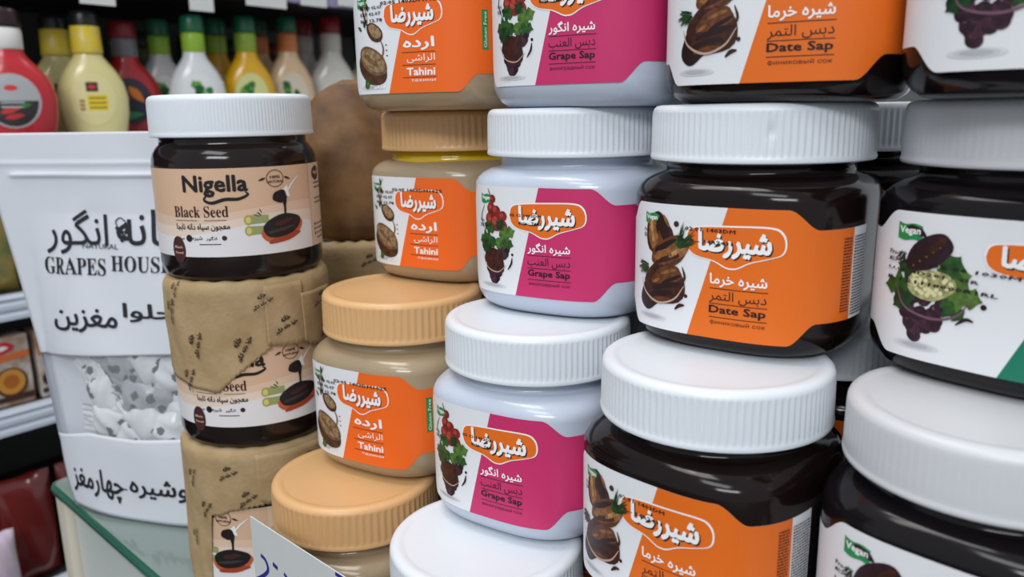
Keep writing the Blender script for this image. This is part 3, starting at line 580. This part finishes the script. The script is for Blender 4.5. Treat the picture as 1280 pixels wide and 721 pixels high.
# ---- brown kraft pouch with rounded top, on a kraft wrapped jar behind
n4 = empty('wrapped_jar', (-.118, .60, .004), R(12)); tag(n4, 'kraft-wrapped round jar under the brown pouch, seen between the stacks', 'jar')
link('body', nbody, n4); link('lid', nlid, n4, (0, 0, .0788)); s4 = sleeve('paper_wrap', n4, [(-180, .01), (180, .01)], 5.5, -180, 180)
n4.location = (-.118, .60, .093)
n5 = copy_tree(n4); n5.location.z = .0; tag(n5, 'lower kraft-wrapped jar hidden under the one carrying the brown pouch', 'jar')
n5.location.z = -.0065; n4.location.z = .0940
n5.location.z = .0
n4.location.z = .1068; n5.location.z = .0075; n4.children[1].location.z = .0756; n5.children[1].location.z = .0756; paper_print(s4, [(8, .088, 20, .8), (22, .070, 60, .8), (-2, .066, 75, .8), (30, .090, 30, .7)], 5.5)
def rounded_pouch():
    W_, H_, T_ = .092, .113, .034; nu, nv = 28, 30; V = []; Fs = []
    for side in (-1, 1):
        for j in range(nv + 1):
            v = j / nv
            zt = v * H_
            hb = .056; w = W_ / 2 * (1 if zt < H_ - hb else max(.16, math.sqrt(max(0, 1 - ((zt - (H_ - hb)) / hb) ** 2))))
            w *= .93 + .07 * math.sin(math.pi * v)
            for i in range(nu + 1):
                s = i / nu * 2 - 1; th = T_ / 2 * (1 - s * s) ** .6 * max(0, 1 - v) ** .55 * (1.0 if v > .04 else .9)
                V.append((s * w, side * (th + .0004) + .0010 * math.sin(9 * s + 6 * v) * (1 - v * v) * (1 - s * s), zt + .004 * (s * s) * (1 - v) - .0015 * (1 - v)))
    n = (nu + 1) * (nv + 1)
    for sd in (0, 1):
        for j in range(nv):
            for i in range(nu):
                q = sd * n + j * (nu + 1) + i; f = (q, q + 1, q + nu + 2, q + nu + 1); Fs.append(f if sd == 0 else f[::-1])
    for i in range(nu): Fs.append((i + 1, i, n + i, n + i + 1)); q = nv * (nu + 1); Fs.append((q + i, q + i + 1, n + q + i + 1, n + q + i))
    for j in range(nv):
        a = j * (nu + 1); b = a + nu + 1; Fs.append((a, b, n + b, n + a)); a += nu; b += nu; Fs.append((b, a, n + a, n + b))
    return mesh_from('kraft_pouch', V, Fs, kraft_b)
kp = link('kraft_pouch', rounded_pouch(), None, (-.112, .585, .2074)); kp.rotation_euler = (R(-3), 0, R(8))
tag(kp, 'plain brown kraft pouch with rounded top between the round jars and the tahini jars', 'pouch')

# ================================================================ white pouch with a window
PO = Vector((-.346, .571, .008)); PE = Vector((.15, -.034, 0)).normalized(); PN = Vector((PE.y, -PE.x, 0))   # PN points to the camera
PW_, PH_ = .190, .279
pouch = empty('candy_pouch', PO, math.atan2(PE.y, PE.x)); tag(pouch, 'large white stand-up pouch with dark lettering and a clear window onto wrapped sweets', 'pouch')
def puv(px, py):
    off = 0
    for _ in range(5):   # meet the bulging front sheet, not the flat plane behind it
        p = at_plane(px, py, PO + PN * off, PN) - PO; u, v = p.dot(PE) * 1000, p.z * 1000
        if 'pouch_front' not in globals(): break
        off = -pouch_front(u, v)[1]
    return u, v
pw_m = mat('white_pouch_film', (214, 218, 226), .42, .4, bump=.1, bscale=60, noise=.03, nscale=20)
pk = ink(34, 36, 44)
def pouch_front(u, v, off=0):
    """u,v in mm on the front sheet -> local point (x, -depth, z)"""
    s = u / (PW_ * 1000) * 2 - 1; t = v / (PH_ * 1000)
    puff = .023 * max(0, 1 - s * s) ** .7 * float(np.interp(t, [0, .2, .45, .62, .8, 1], [1, .95, .72, .4, .06, 0]))
    puff += .0010 * math.sin(u / 17 + v / 23) * (1 - abs(s)) + .0018 * math.exp(-((u - 20 - (v - 150) * .3) / 5) ** 2) * (1 if 120 < v < 235 else 0) * math.sin(math.pi * min(1, max(0, (v - 120) / 115)))
    crease = .0022 * math.exp(-((v - 250) / 1.3) ** 2) * (u > -8) + .0009 * math.exp(-((v - 258) / 1.2) ** 2)
    return (u / 1000, -(puff + crease + .003 + off), v / 1000)
_pl = sorted((puv(x, y)[::-1] for x, y in ((95, 627), (86, 600), (74, 545), (60, 480), (51, 442), (45, 420), (22, 340), (-2, 262), (-16, 200), (-24, 160))))
def pl(v): return float(np.interp(v, [p[0] for p in _pl], [p[1] for p in _pl]))   # left outline of the pouch, mm
WHI = [puv(50, 441), puv(150, 445), puv(235, 443)]; WLO = [puv(72, 540), puv(110, 541), puv(165, 550), puv(235, 549)]
win_hi = lambda u: float(np.interp(u, [p[0] for p in WHI], [p[1] for p in WHI]))
win_lo = lambda u: float(np.interp(u, [p[0] for p in WLO], [p[1] for p in WLO]))
def sheet(name, parent, u0f, u1, v0f, v1f, fn, m, nu=60, nv=12, solid=.0004):
    V = []; Fs = []
    for j in range(nv + 1):
        for i in range(nu + 1):
            tu = i / nu; tv = j / nv
            ua = tu * u1; v = v0f(ua) + (v1f(ua) - v0f(ua)) * tv; u = u0f(v) + (u1 - u0f(v)) * tu; v = v0f(u) + (v1f(u) - v0f(u)) * tv; V.append(fn(u, v))
    for j in range(nv):
        for i in range(nu): q = j * (nu + 1) + i; Fs.append((q, q + 1, q + nu + 2, q + nu + 1))
    o = link(name, mesh_from(name, V, Fs, m), parent)
    if solid: md = o.modifiers.new('thickness', 'SOLIDIFY'); md.thickness = solid; md.offset = -1
    return o
Um = PW_ * 1000
sheet('upper_front', pouch, pl, Um, win_hi, lambda u: PH_ * 1000, pouch_front, pw_m, 70, 110)
sheet('lower_front', pouch, pl, Um, lambda u: 2.5 - 3.5 * math.sin(max(0, min(1, u / Um)) * math.pi) + 2 , win_lo, pouch_front, pw_m, 60, 24)
film = mat('clear_film', (235, 240, 245), .12, .5)
nt = film.node_tree; pb = nt.nodes['Principled BSDF']; tr = nt.nodes.new('ShaderNodeBsdfTransparent'); mx = nt.nodes.new('ShaderNodeMixShader'); mx.inputs[0].default_value = .16
nt.links.new(tr.outputs[0], mx.inputs[1]); nt.links.new(pb.outputs[0], mx.inputs[2]); nt.links.new(mx.outputs[0], nt.nodes['Material Output'].inputs[0])
sheet('window_film', pouch, lambda v: pl(v) + 2, Um - 2, lambda u: win_lo(u) - 2, lambda u: win_hi(u) + 2, lambda u, v: pouch_front(u, v, -.0006), film, 50, 16, 0)
def back_fn(u, v): x, y, z = pouch_front(u, v); return (x, .004, z)
sheet('back_sheet', pouch, pl, Um, lambda u: 1, lambda u: PH_ * 1000, back_fn, pw_m, 50, 40)
# side gusset and bottom: close the pouch
V = []; Fs = []
for j in range(41):
    v = 1 + (PH_ * 1000 - 1) * j / 40; x, y, z = pouch_front(pl(v), v); V += [(x, y, z), (x - .001, .0005, z), (x, .004, z)]
for j in range(40):
    for k in range(2): q = j * 3 + k; Fs.append((q, q + 1, q + 4, q + 3))
link('side_seam', mesh_from('side_seam', V, Fs, pw_m), pouch)
A = Art(4, 4)
def box_txt(t, x0, y0, x1, y1, bold=0, m=pk, level=2):
    a = puv(x0, y1); b = puv(x1, y0); A.text(m, t, a[0], a[1], b[0], b[1], level, bold)
# upper brand line: Persian house-of-grapes, with the small grape emblem between the words
box_txt('انگور', 60, 262, 134, 316, .006); box_txt('خانه', 147, 262, 232, 306, .006)
for k, (x, y) in enumerate(((148, 290), (153, 290), (158, 290), (150.5, 295), (155.5, 295), (153, 300), (147, 285), (159, 285))):
    c = puv(x, y); A.add(pk, [circ(c[0], c[1], 1.5, n=12)], 2)
def pstroke(pts, w): A.add(pk, stroke(curve([puv(*p) for p in pts], 6), w), 2)
pstroke([(148, 284), (145, 277), (151, 272), (158, 279), (154, 284)], .8); pstroke([(153, 284), (158, 277)], .8)
box_txt('NATURAL', 104, 305, 148, 310, 0)
box_txt(''.join(chr(0x1D400 + ord(c) - 65) if c != ' ' else ' ' for c in 'GRAPES'), 58, 323, 132, 341, 0); box_txt(''.join(chr(0x1D400 + ord(c) - 65) for c in 'HOUSE'), 140, 321, 216, 339, 0)
box_txt('مغزین', 70, 387, 147, 412, .022); box_txt('حلوا', 154, 381, 220, 402, .022)
box_txt('گاوشیره', 164, 597, 262, 621, .022); box_txt('چهارمغز', 95, 591, 152, 614, .022); 
c = puv(157, 612); A.add(pk, [[(c[0] - 2, c[1]), (c[0] + 2, c[1]), (c[0] + 2, c[1] + 1), (c[0] - 2, c[1] + 1)]], 2)
A.build('printed_lettering', lambda u, v, h: pouch_front(u, v, h + .0004), pouch)
# wrapped sweets in the window
sw_m = mat('sweet_wrapper', (214, 216, 220), .25, .5, coat=.3, bump=.4, bscale=160); sw_g = mat('sweet_wrapper_grey', (150, 152, 158), .25, .5, coat=.3, bump=.4, bscale=160); dot_m = mat('wrapper_dot', (52, 60, 62), .4)
def sweet_mesh(seed, m):
    rn = random.Random(seed); L, Wd = .046, .027; nu, nv = 40, 20; V = []; Fs = []; ids = []
    for side in (-1, 1):
        for i in range(nu + 1):
            t = i / nu * 2 - 1; core = max(0, 1 - (abs(t) / .66) ** 4); wz = Wd / 2 * (.92 + .08 * core)
            for j in range(nv + 1):
                s = j / nv * 2 - 1
                rid = .0008 * math.sin(s * 17) * (abs(t) > .62)
                V.append((t * L / 2 + (.0010 * (j % 2) * (1 if t > 0 else -1) if i in (0, nu) else 0), side * (.0055 * core * (1 - s * s) ** .6 + .0003) + rid + .0007 * math.sin(7 * t + 5 * s + seed) * (1 - s * s), s * wz))
    n = (nu + 1) * (nv + 1)
    dots = [(rn.uniform(-.8, .8), rn.uniform(-.7, .7)) for _ in range(4)]
    for sd in (0, 1):
        for i in range(nu):
            for j in range(nv):
                q = sd * n + i * (nv + 1) + j; f = (q, q + 1, q + nv + 2, q + nv + 1); Fs.append(f if sd else f[::-1])
                t = (i + .5) / nu * 2 - 1; s = (j + .5) / nv * 2 - 1; ids.append(1 if any(((t - a) * 1.75) ** 2 + (s - b) ** 2 < .05 for a, b in dots) else 0)
    return mesh_from('wrapped_sweet', V, Fs, [m, dot_m], ids)
SP = [(142, 460, 35, sw_g), (150, 478, 25, sw_g), (205, 470, -8, sw_m), (220, 495, -12, sw_m), (120, 500, 70, sw_m), (140, 515, -40, sw_m), (165, 505, 15, sw_g), (190, 510, -25, sw_g), (175, 530, 50, sw_m), (215, 525, 10, sw_m), (130, 535, 10, sw_m), (232, 540, 60, sw_m), (200, 545, -15, sw_m), (112, 480, 50, sw_m), (178, 455, 60, sw_m), (245, 465, 20, sw_m), (255, 510, -30, sw_m), (155, 545, 5, sw_m)]
SWL = ['grey sweet with ridged end at the upper left of the window', 'grey sweet just below the upper left grey one', 'large pale sweet with ridged end, top middle of the window', 'pale sweet at the right of the window beside the kraft jar', 'pale dotted sweet standing at the left of the pile', 'pale dotted sweet leaning at the left, mid height', 'grey sweet in the middle of the pile', 'grey sweet right of the middle of the pile', 'pale dotted sweet standing low in the middle', 'pale dotted sweet low at the right', 'pale dotted sweet at the lower left corner', 'pale sweet at the lower right, half behind the kraft jar', 'pale sweet along the bottom edge, right of middle', 'pale sweet against the left side of the window', 'pale sweet standing at the top edge of the window', 'pale sweet at the top right hidden behind the kraft jar', 'pale sweet at the right hidden behind the kraft jar', 'pale sweet along the bottom edge, left of middle']
for i, (px, py, rot, m) in enumerate(SP):
    u, v = puv(px, py); ly = min(-.003, pouch_front(u, v)[1] + .0085 + .003 * (i % 2)); p = PO + PE * (u / 1000) + PN * (-ly) + Vector((0, 0, v / 1000))
    o = link('wrapped_sweet', sweet_mesh(i, m), None, p); o.rotation_euler = Matrix.Rotation(math.atan2(PE.y, PE.x), 4, 'Z').to_3x3().to_4x4().to_euler() if 0 else (Matrix.Rotation(math.atan2(PE.y, PE.x), 3, 'Z') @ Matrix.Rotation(R(rot), 3, 'Y') @ Matrix.Rotation(R(12 * math.sin(i * 2.1)), 3, 'X')).to_euler()
    tag(o, SWL[i], 'sweet', 'wrapped sweets in the pouch window')

# ================================================================ price card
cdir = Vector((.728, -.686, 0)); cz = .102
c0 = at_plane(313, 645, (0, 0, cz), (0, 0, 1)); cn = Vector((cdir.y, -cdir.x, 0))
card = empty('price_card', (c0.x, c0.y, 0), math.atan2(cdir.y, cdir.x)); tag(card, 'white price card with blue handwriting standing at the front of the lowest shelf', 'card')
card_m = mat('card_paper', (206, 210, 208), .5, noise=.03, nscale=50)
link('paper', box_mesh('paper', 0, .105, -.0003, .0003, .022, cz, card_m), card)
link('clear_holder', box_mesh('clear_holder', .02, .085, .0004, .0050, -.012, .045, mat('clear_plastic', (215, 225, 225), .1, trans=.8)), card)
A = Art(50)
def cuv(px, py): p = at_plane(px, py, c0, cn) - c0; return p.dot(cdir) * 1000, p.z * 1000 + cz * 1000
blue = ink(44, 44, 140)
for pts, w in (([(327, 693), (333, 700), (336, 712), (330, 719), (320, 724)], 2.0), ([(342, 704), (348, 710)], 2.2), ([(356, 716), (362, 728), (352, 736), (340, 734)], 1.8), ([(374, 722), (382, 730), (392, 736)], 1.8), ([(420, 716), (432, 724), (440, 730)], 1.8)):
    A.add(blue, stroke(curve([cuv(*p) for p in pts], 6), w), 1)
A.build('handwriting', lambda u, v, h: (u / 1000, -.0003 - h, v / 1000), card)

# ================================================================ sauce rack behind
RE = Vector((.62, .785, 0)).normalized(); RNm = Vector((-RE.y, RE.x, 0)); RO = Vector((-.615, .925, 0)); rzr = math.atan2(RE.y, RE.x)
rack = empty('shop_rack', (RO.x, RO.y, 0), rzr); tag(rack, 'dark shop rack with white-edged shelves of sauce bottles and packets, behind the pouch', 'shelving')
dark_m = mat('rack_metal', (48, 48, 46), .5, noise=.1, nscale=6); edge_m = mat('shelf_rail', (196, 204, 218), .3, .5); edge2 = mat('top_rail', (150, 140, 176), .35)
zs = [(CAMZ - .032, 0), (CAMZ - .205, 1), (CAMZ - .347, 1), (CAMZ - .59, 1)]
for z, e in zs:
    sh = link('shelf', box_mesh('shelf', -1.2, 2.2, .012, .42, z - .012, z, dark_m), rack)
    V = []; Fs = []
    prof = [(.012, 0), (0, 0), (-.002, -.004), (0, -.008), (-.002, -.012), (-.002, -.017), (0, -.021), (-.002, -.025), (-.002, -.030), (.012, -.032)]
    for x in (-1.2, 2.2): V += [(x, y, z + q) for y, q in prof]
    n = len(prof); Fs = [(i, i + 1, n + i + 1, n + i) for i in range(n - 1)]
    link('price_rail', mesh_from('price_rail', V, Fs, edge_m, None, False), rack)
ztop = CAMZ + .176
link('shelf', box_mesh('shelf', -1.2, 2.2, .012, .42, ztop, ztop + .02, dark_m), rack)
link('price_rail', box_mesh('price_rail', -1.2, 2.2, 0, .012, ztop - .004, ztop + .034, edge2), rack)
link('back_panel', box_mesh('back_panel', -1.2, 2.2, .42, .44, -1, 1.3, dark_m), rack)
link('base', box_mesh('base', -1.2, 2.2, .01, .42, -1, -.9, dark_m), rack)
tagm = mat('tag_paper', (220, 222, 220), .5)
def on_rack(px, depth_off=0, z=0):
    p = at_plane(px, 150, RO + RNm * depth_off, RNm); return (p - RO).dot(RE)
for i, (px, py, w, h, l) in enumerate(((122, 6, .044, .030, 'left blank white shelf tag hanging above the black-capped bottles'), (252, 14, .036, .036, 'white shelf tag above the white green-capped bottles'), (333, 9, .070, .03, 'wide white shelf tag above the orange bottles'), (392, 8, .05, .026, 'white shelf tag above the peach and cream bottles'), (440, 9, .06, .03, 'white shelf tag furthest right on the top rail'))):
    p = at_plane(px, py, RO - RNm * .002, RNm)
    o = link('shelf_tag', box_mesh('shelf_tag', -w / 2, w / 2, -.002, -.0005, 0, h + .04, tagm), None, p); o.rotation_euler = (R(3), 0, rzr); tag(o, l, 'tag', 'white tags on the top rail')
def bottle(kind, px, row, d, cols, lab, s=1.0, hs=1.0, cap='plain'):
    """flat round-shouldered squeeze bottle; cols: body, cap, band, label, label2"""
    p = at_plane(px, 150, (0, d, 0), (0, 1, 0)) + RNm * (.0625 * row) + RE * (-.012 * row); r = empty('sauce_bottle', (p.x, p.y, zs[0][0] + .0002), rzr - R(22)); tag(r, lab, 'bottle', 'sauce bottles on the rack')
    body, capc, band, l1, l2 = cols; N = 40
    prof = [(0, .030, .018), (.003, .035, .021), (.018, .0405, .0235), (.040, .0450, .0245), (.062, .0460, .0240), (.080, .0420, .0235), (.094, .0345, .0225), (.104, .0265, .0205), (.112, .0200, .0182), (.118, .0178, .0172), (.130, .0168, .0166)]
    rg = [[(a * s * math.cos(2 * math.pi * i / N), b * s * math.sin(2 * math.pi * i / N), z * hs) for i in range(N)] for z, a, b in prof]
    link('body', loft('body', rg, mat('bottle_%d_%d_%d' % body, body, .25, .5, coat=.2)), r)
    nb = [[(a * s * math.cos(2 * math.pi * i / N), a * s * math.sin(2 * math.pi * i / N), z * hs) for i in range(N)] for z, a in ((.120, .0172), (.122, .0182), (.142, .0184), (.146, .0172))]
    link('neck_band', loft('neck_band', nb, mat('bottle_%d_%d_%d' % band, band, .3)), r)
    cp = [[(a * s * math.cos(2 * math.pi * i / N), a * s * math.sin(2 * math.pi * i / N), z * hs) for i in range(N)] for z, a in ((.146, .0170), (.147, .0188), (.149, .0190), (.163, .0184), (.168, .0172), (.1695, .014))]
    link('cap', loft('cap', cp, mat('bottle_%d_%d_%d' % capc, capc, .3)), r)
    def fm(u, v, h):
        x = u / 1000; z = v / 1000; zz = z / hs; a = np.interp(zz, [q[0] for q in prof], [q[1] for q in prof]) * s; b = np.interp(zz, [q[0] for q in prof], [q[2] for q in prof]) * s
        return (x, -b * math.sqrt(max(.02, 1 - (x / a) ** 2)) - h, z)
    A = Art(3, 3); c = 58 * hs; k = s * 1000
    if l1:
        L1, L2 = ink(*l1), ink(*l2); A.add(L1, [circ(0, c, .029 * k, .033 * k * hs / s, 28)], 4)
        rn = random.Random(px)
        if cap == 'veg':
            for q in range(7): A.add(ink(*((40, 120, 50), (110, 160, 60), (24, 90, 44))[q % 3]), [blob(rn.uniform(-.015, .015) * k, c + rn.uniform(-4, 20), 6, 5, q * 40, q, .2)], 5 + q * .4)
            A.add(L2, [blob(-3, c - 12, 11, 6, 0, 3, .15)], 9)
        elif cap == 'must':
            A.add(ink(40, 32, 34), [[(-8, c + 10), (6, c + 10), (6, c + 22), (-8, c + 22)]], 5); A.add(ink(200, 60, 60), [circ(-1, c + 16, 5, 3)], 6); A.add(L2, [[(-8, c - 14), (16, c - 14), (16, c + 6), (-8, c + 6)]], 5)
            A.add(ink(90, 60, 30), [[(-6, y), (14, y), (14, y + 1.6), (-6, y + 1.6)] for y in (c + 1, c - 5, c - 11)], 6); A.add(ink(170, 120, 60), [circ(-14, c - 2 - q * 5, 3.4, 2, 10) for q in range(3)], 6)
        elif cap == 'ket':
            A.add(L2, [[(x, y) for x, y in circ(0, c, .026 * k, .029 * k, 28) if y <= c + 1]], 5); A.add(ink(206, 60, 60), [circ(0, c + 15, 7, 3.4), ], 6); A.add(ink(190, 50, 50), [leafp(-14, c - 14, 26, 7, 18), leafp(-10, c - 20, 22, 6, 10)], 6); A.add(ink(60, 120, 60), [leafp(8, c - 6, 12, 5, 10), leafp(-22, c - 8, 8, 4, 100)], 7)
            A.add(ink(170, 172, 176), [[(-12, y), (12, y), (12, y + 2), (-12, y + 2)] for y in (c - 3, c - 8)], 7)
        elif cap == 'chili':
            A.add(L2, [[(-20, c - 18), (20, c - 24), (22, c + 8), (-20, c + 16)]], 5); A.add(ink(222, 120, 40), [leafp(-2, c + 20, 30, 12, -48)], 6); A.add(ink(200, 50, 60), [circ(-8, c + 4, 7, 4)], 7); A.add(ink(50, 140, 90), [leafp(-18, c - 22, 34, 10, 8)], 7)
        else:
            A.add(ink(200, 70, 70), [circ(0, c + 14, 8, 3)], 5); A.add(L2, [[(-20, c - 22), (20, c - 22), (20, c - 2), (-20, c - 2)]], 5)
        A.build('label', fm, r)
    if cap == 'must':
        ya = ink(236, 206, 50); rb = ink(180, 60, 60)
        link('neck_sleeve', loft('neck_sleeve', [[(a * s * math.cos(2 * math.pi * i / N), a * s * math.sin(2 * math.pi * i / N), z * hs) for i in range(N)] for z, a in ((.116, .0196), (.118, .0202), (.150, .0192), (.1515, .0176))], mat('mustard_sleeve', (222, 200, 96), .35, noise=.9, nscale=90, rgb2=(236, 204, 40))), r)
    return r
CR = (226, 214, 150); RED = (186, 38, 48)
bottle('k', 20, 0, .985, (RED, (40, 20, 24), (232, 228, 226), (170, 172, 176), (50, 44, 46)), 'red ketchup bottle with oval grey label at the left edge', 1.03, .96, 'ket')
bottle('m', 120, 0, 1.08, (CR, (28, 32, 30), (232, 206, 80), (228, 218, 160), (230, 206, 60)), 'cream mustard bottle with black cap and yellow neck label, front one', .92, 1.0, 'must')
bottle('m', 120, 1, 1.08, (CR, (28, 32, 30), (232, 206, 80), (228, 218, 160), (230, 206, 60)), 'cream mustard bottle half hidden behind its twin', .92, 1.0, 'must')
bottle('c', 165, 0, 1.17, ((180, 36, 44), (130, 26, 36), (120, 120, 124), (60, 50, 60), (40, 42, 60)), 'red chilli sauce bottle with dark label between cream and white bottles', .98, .98, 'chili')
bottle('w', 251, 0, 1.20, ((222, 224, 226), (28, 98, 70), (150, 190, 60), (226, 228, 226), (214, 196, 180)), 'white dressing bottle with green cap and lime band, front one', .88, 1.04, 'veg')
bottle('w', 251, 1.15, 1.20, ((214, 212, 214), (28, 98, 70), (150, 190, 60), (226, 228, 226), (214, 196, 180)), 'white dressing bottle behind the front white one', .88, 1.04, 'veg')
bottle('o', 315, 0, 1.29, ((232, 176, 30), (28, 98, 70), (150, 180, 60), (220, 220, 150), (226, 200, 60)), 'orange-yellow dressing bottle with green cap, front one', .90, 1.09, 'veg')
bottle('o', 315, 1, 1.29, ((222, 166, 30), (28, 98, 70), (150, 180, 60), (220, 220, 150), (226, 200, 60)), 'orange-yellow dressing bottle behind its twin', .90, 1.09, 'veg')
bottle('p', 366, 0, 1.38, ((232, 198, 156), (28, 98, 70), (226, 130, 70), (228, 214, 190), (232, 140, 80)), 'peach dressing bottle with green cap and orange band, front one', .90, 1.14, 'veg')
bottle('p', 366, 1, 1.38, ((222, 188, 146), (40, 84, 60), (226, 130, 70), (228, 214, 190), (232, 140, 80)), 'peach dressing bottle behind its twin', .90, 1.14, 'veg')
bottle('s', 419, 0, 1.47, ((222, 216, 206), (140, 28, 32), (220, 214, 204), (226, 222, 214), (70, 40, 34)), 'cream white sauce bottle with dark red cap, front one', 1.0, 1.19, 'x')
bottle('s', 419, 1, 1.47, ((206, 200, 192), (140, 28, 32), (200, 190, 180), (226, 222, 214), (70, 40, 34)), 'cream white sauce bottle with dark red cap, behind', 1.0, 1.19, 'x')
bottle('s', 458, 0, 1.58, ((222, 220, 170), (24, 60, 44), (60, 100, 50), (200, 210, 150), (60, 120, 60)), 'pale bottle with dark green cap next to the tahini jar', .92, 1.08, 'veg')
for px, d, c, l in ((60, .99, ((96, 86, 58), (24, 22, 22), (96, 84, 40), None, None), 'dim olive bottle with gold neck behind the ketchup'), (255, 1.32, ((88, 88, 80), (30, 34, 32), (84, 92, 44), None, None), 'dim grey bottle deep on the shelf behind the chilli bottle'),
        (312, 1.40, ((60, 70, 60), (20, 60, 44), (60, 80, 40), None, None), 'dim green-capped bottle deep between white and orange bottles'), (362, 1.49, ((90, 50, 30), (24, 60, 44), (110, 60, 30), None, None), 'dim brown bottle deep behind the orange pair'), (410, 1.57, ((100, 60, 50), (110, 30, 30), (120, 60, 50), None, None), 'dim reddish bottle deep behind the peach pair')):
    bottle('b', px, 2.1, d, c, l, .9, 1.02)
# packets on the lower shelves
def packet(name, px, d, z, w, h, t, m, lab, cat, grp=None, art=None, rz=0, pillow=True):
    p = RO + RE * px + RNm * d; o = empty(name, (p.x, p.y, z), rzr + rz); tag(o, lab, cat, grp)
    if pillow:
        V = []; Fs = []; nu, nv = 14, 18
        for sd in (-1, 1):
            for j in range(nv + 1):
                for i in range(nu + 1):
                    s = i / nu * 2 - 1; q = j / nv * 2 - 1; th = t / 2 * ((1 - s * s) * (1 - q ** 4)) ** .5; V.append((s * w / 2, sd * (th + .0004) + .0015 * math.sin(6 * s + 5 * q), (q + 1) * h / 2))
        n = (nu + 1) * (nv + 1)
        for sd in (0, 1):
            for j in range(nv):
                for i in range(nu): a = sd * n + j * (nu + 1) + i; f = (a, a + 1, a + nu + 2, a + nu + 1); Fs.append(f if sd == 0 else f[::-1])
        link('wrapper', mesh_from('wrapper', V, Fs, m), o)
    else: link('carton', box_mesh('carton', -w / 2, w / 2, -t / 2, t / 2, 0, h, m, .001), o)
    if art: art.build('printed_front', (lambda u, v, hh: (u / 1000, -t / 2 - .0008 - hh, v / 1000)), o)
    return o
gm = mat('green_gold_foil', (70, 110, 60), .3, coat=.3, noise=.9, nscale=28, rgb2=(176, 140, 70))
for i, (px, l) in enumerate(((-.09, 'green and gold crisp packet outside the left edge'), (.0, 'green and gold packet left of the white pouch on the upper lower-shelf'), (.09, 'green packet behind the white pouch'))):
    packet('snack_packet', px, .034, zs[1][0] + .0005, .075, .135, .035, gm, l, 'packet', 'green and gold snack packets')
bxm = mat('biscuit_carton', (206, 200, 192), .4, noise=.5, nscale=40, rgb2=(150, 110, 80))
for i, (px, l) in enumerate(((-.070, 'biscuit carton with orange stripe outside the left edge'), (.0, 'biscuit carton with orange stripe and round biscuit picture, left of the pouch window'), (.07, 'biscuit carton tucked behind the white pouch window'))):
    A = Art(100); A.add(ink(200, 50, 60), [blob(-2, 74, 16, 8, 8, 3, .08)], 1); A.add(PW, [blob(-2, 74, 9, 3, 8, 3, .1)], 2); A.add(ink(214, 110, 50), [[(-30, 56), (30, 60), (30, 68), (-30, 63)]], 1)
    A.add(ink(60, 40, 40), [[(-30, 6), (30, 6), (30, 14), (-30, 12)]], 1); A.add(ink(80, 50, 30), [circ(6, 30, 19)], 2); A.add(ink(200, 140, 60), [circ(6, 31, 16)], 3); A.add(ink(170, 100, 40), [circ(6, 31, 9)], 4); A.add(ink(60, 34, 30), [circ(-20, 24, 9), circ(-18, 44, 6)], 3)
    packet('biscuit_carton', px, .032, zs[2][0] + .0005, .062, .088, .03, bxm, l, 'box', 'striped biscuit cartons', A, 0, False)
rm = mat('red_glossy_pouch', (104, 30, 28), .18, .5, coat=.5, bump=.2, bscale=30)
for i, (px, d, l) in enumerate(((-.08, .03, 'dark red glossy pouch outside the left edge'), (.0, .03, 'dark red glossy pouch at the lower left, front one'), (.08, .03, 'dark red glossy pouch by the counter corner'), (.16, .03, 'dark red glossy pouch behind the counter corner'))):
    packet('red_pouch', px, d, zs[3][0] + .0005, .072, .145, .04, rm, l, 'pouch', 'dark red glossy pouches')
packet('lilac_pack', -.045, -.012, zs[3][0] + .0005, .035, .10, .03, mat('lilac_wrap', (196, 172, 200), .35, noise=.7, nscale=14, rgb2=(212, 208, 196)), 'pale lilac pack standing at the lower left corner', 'packet')
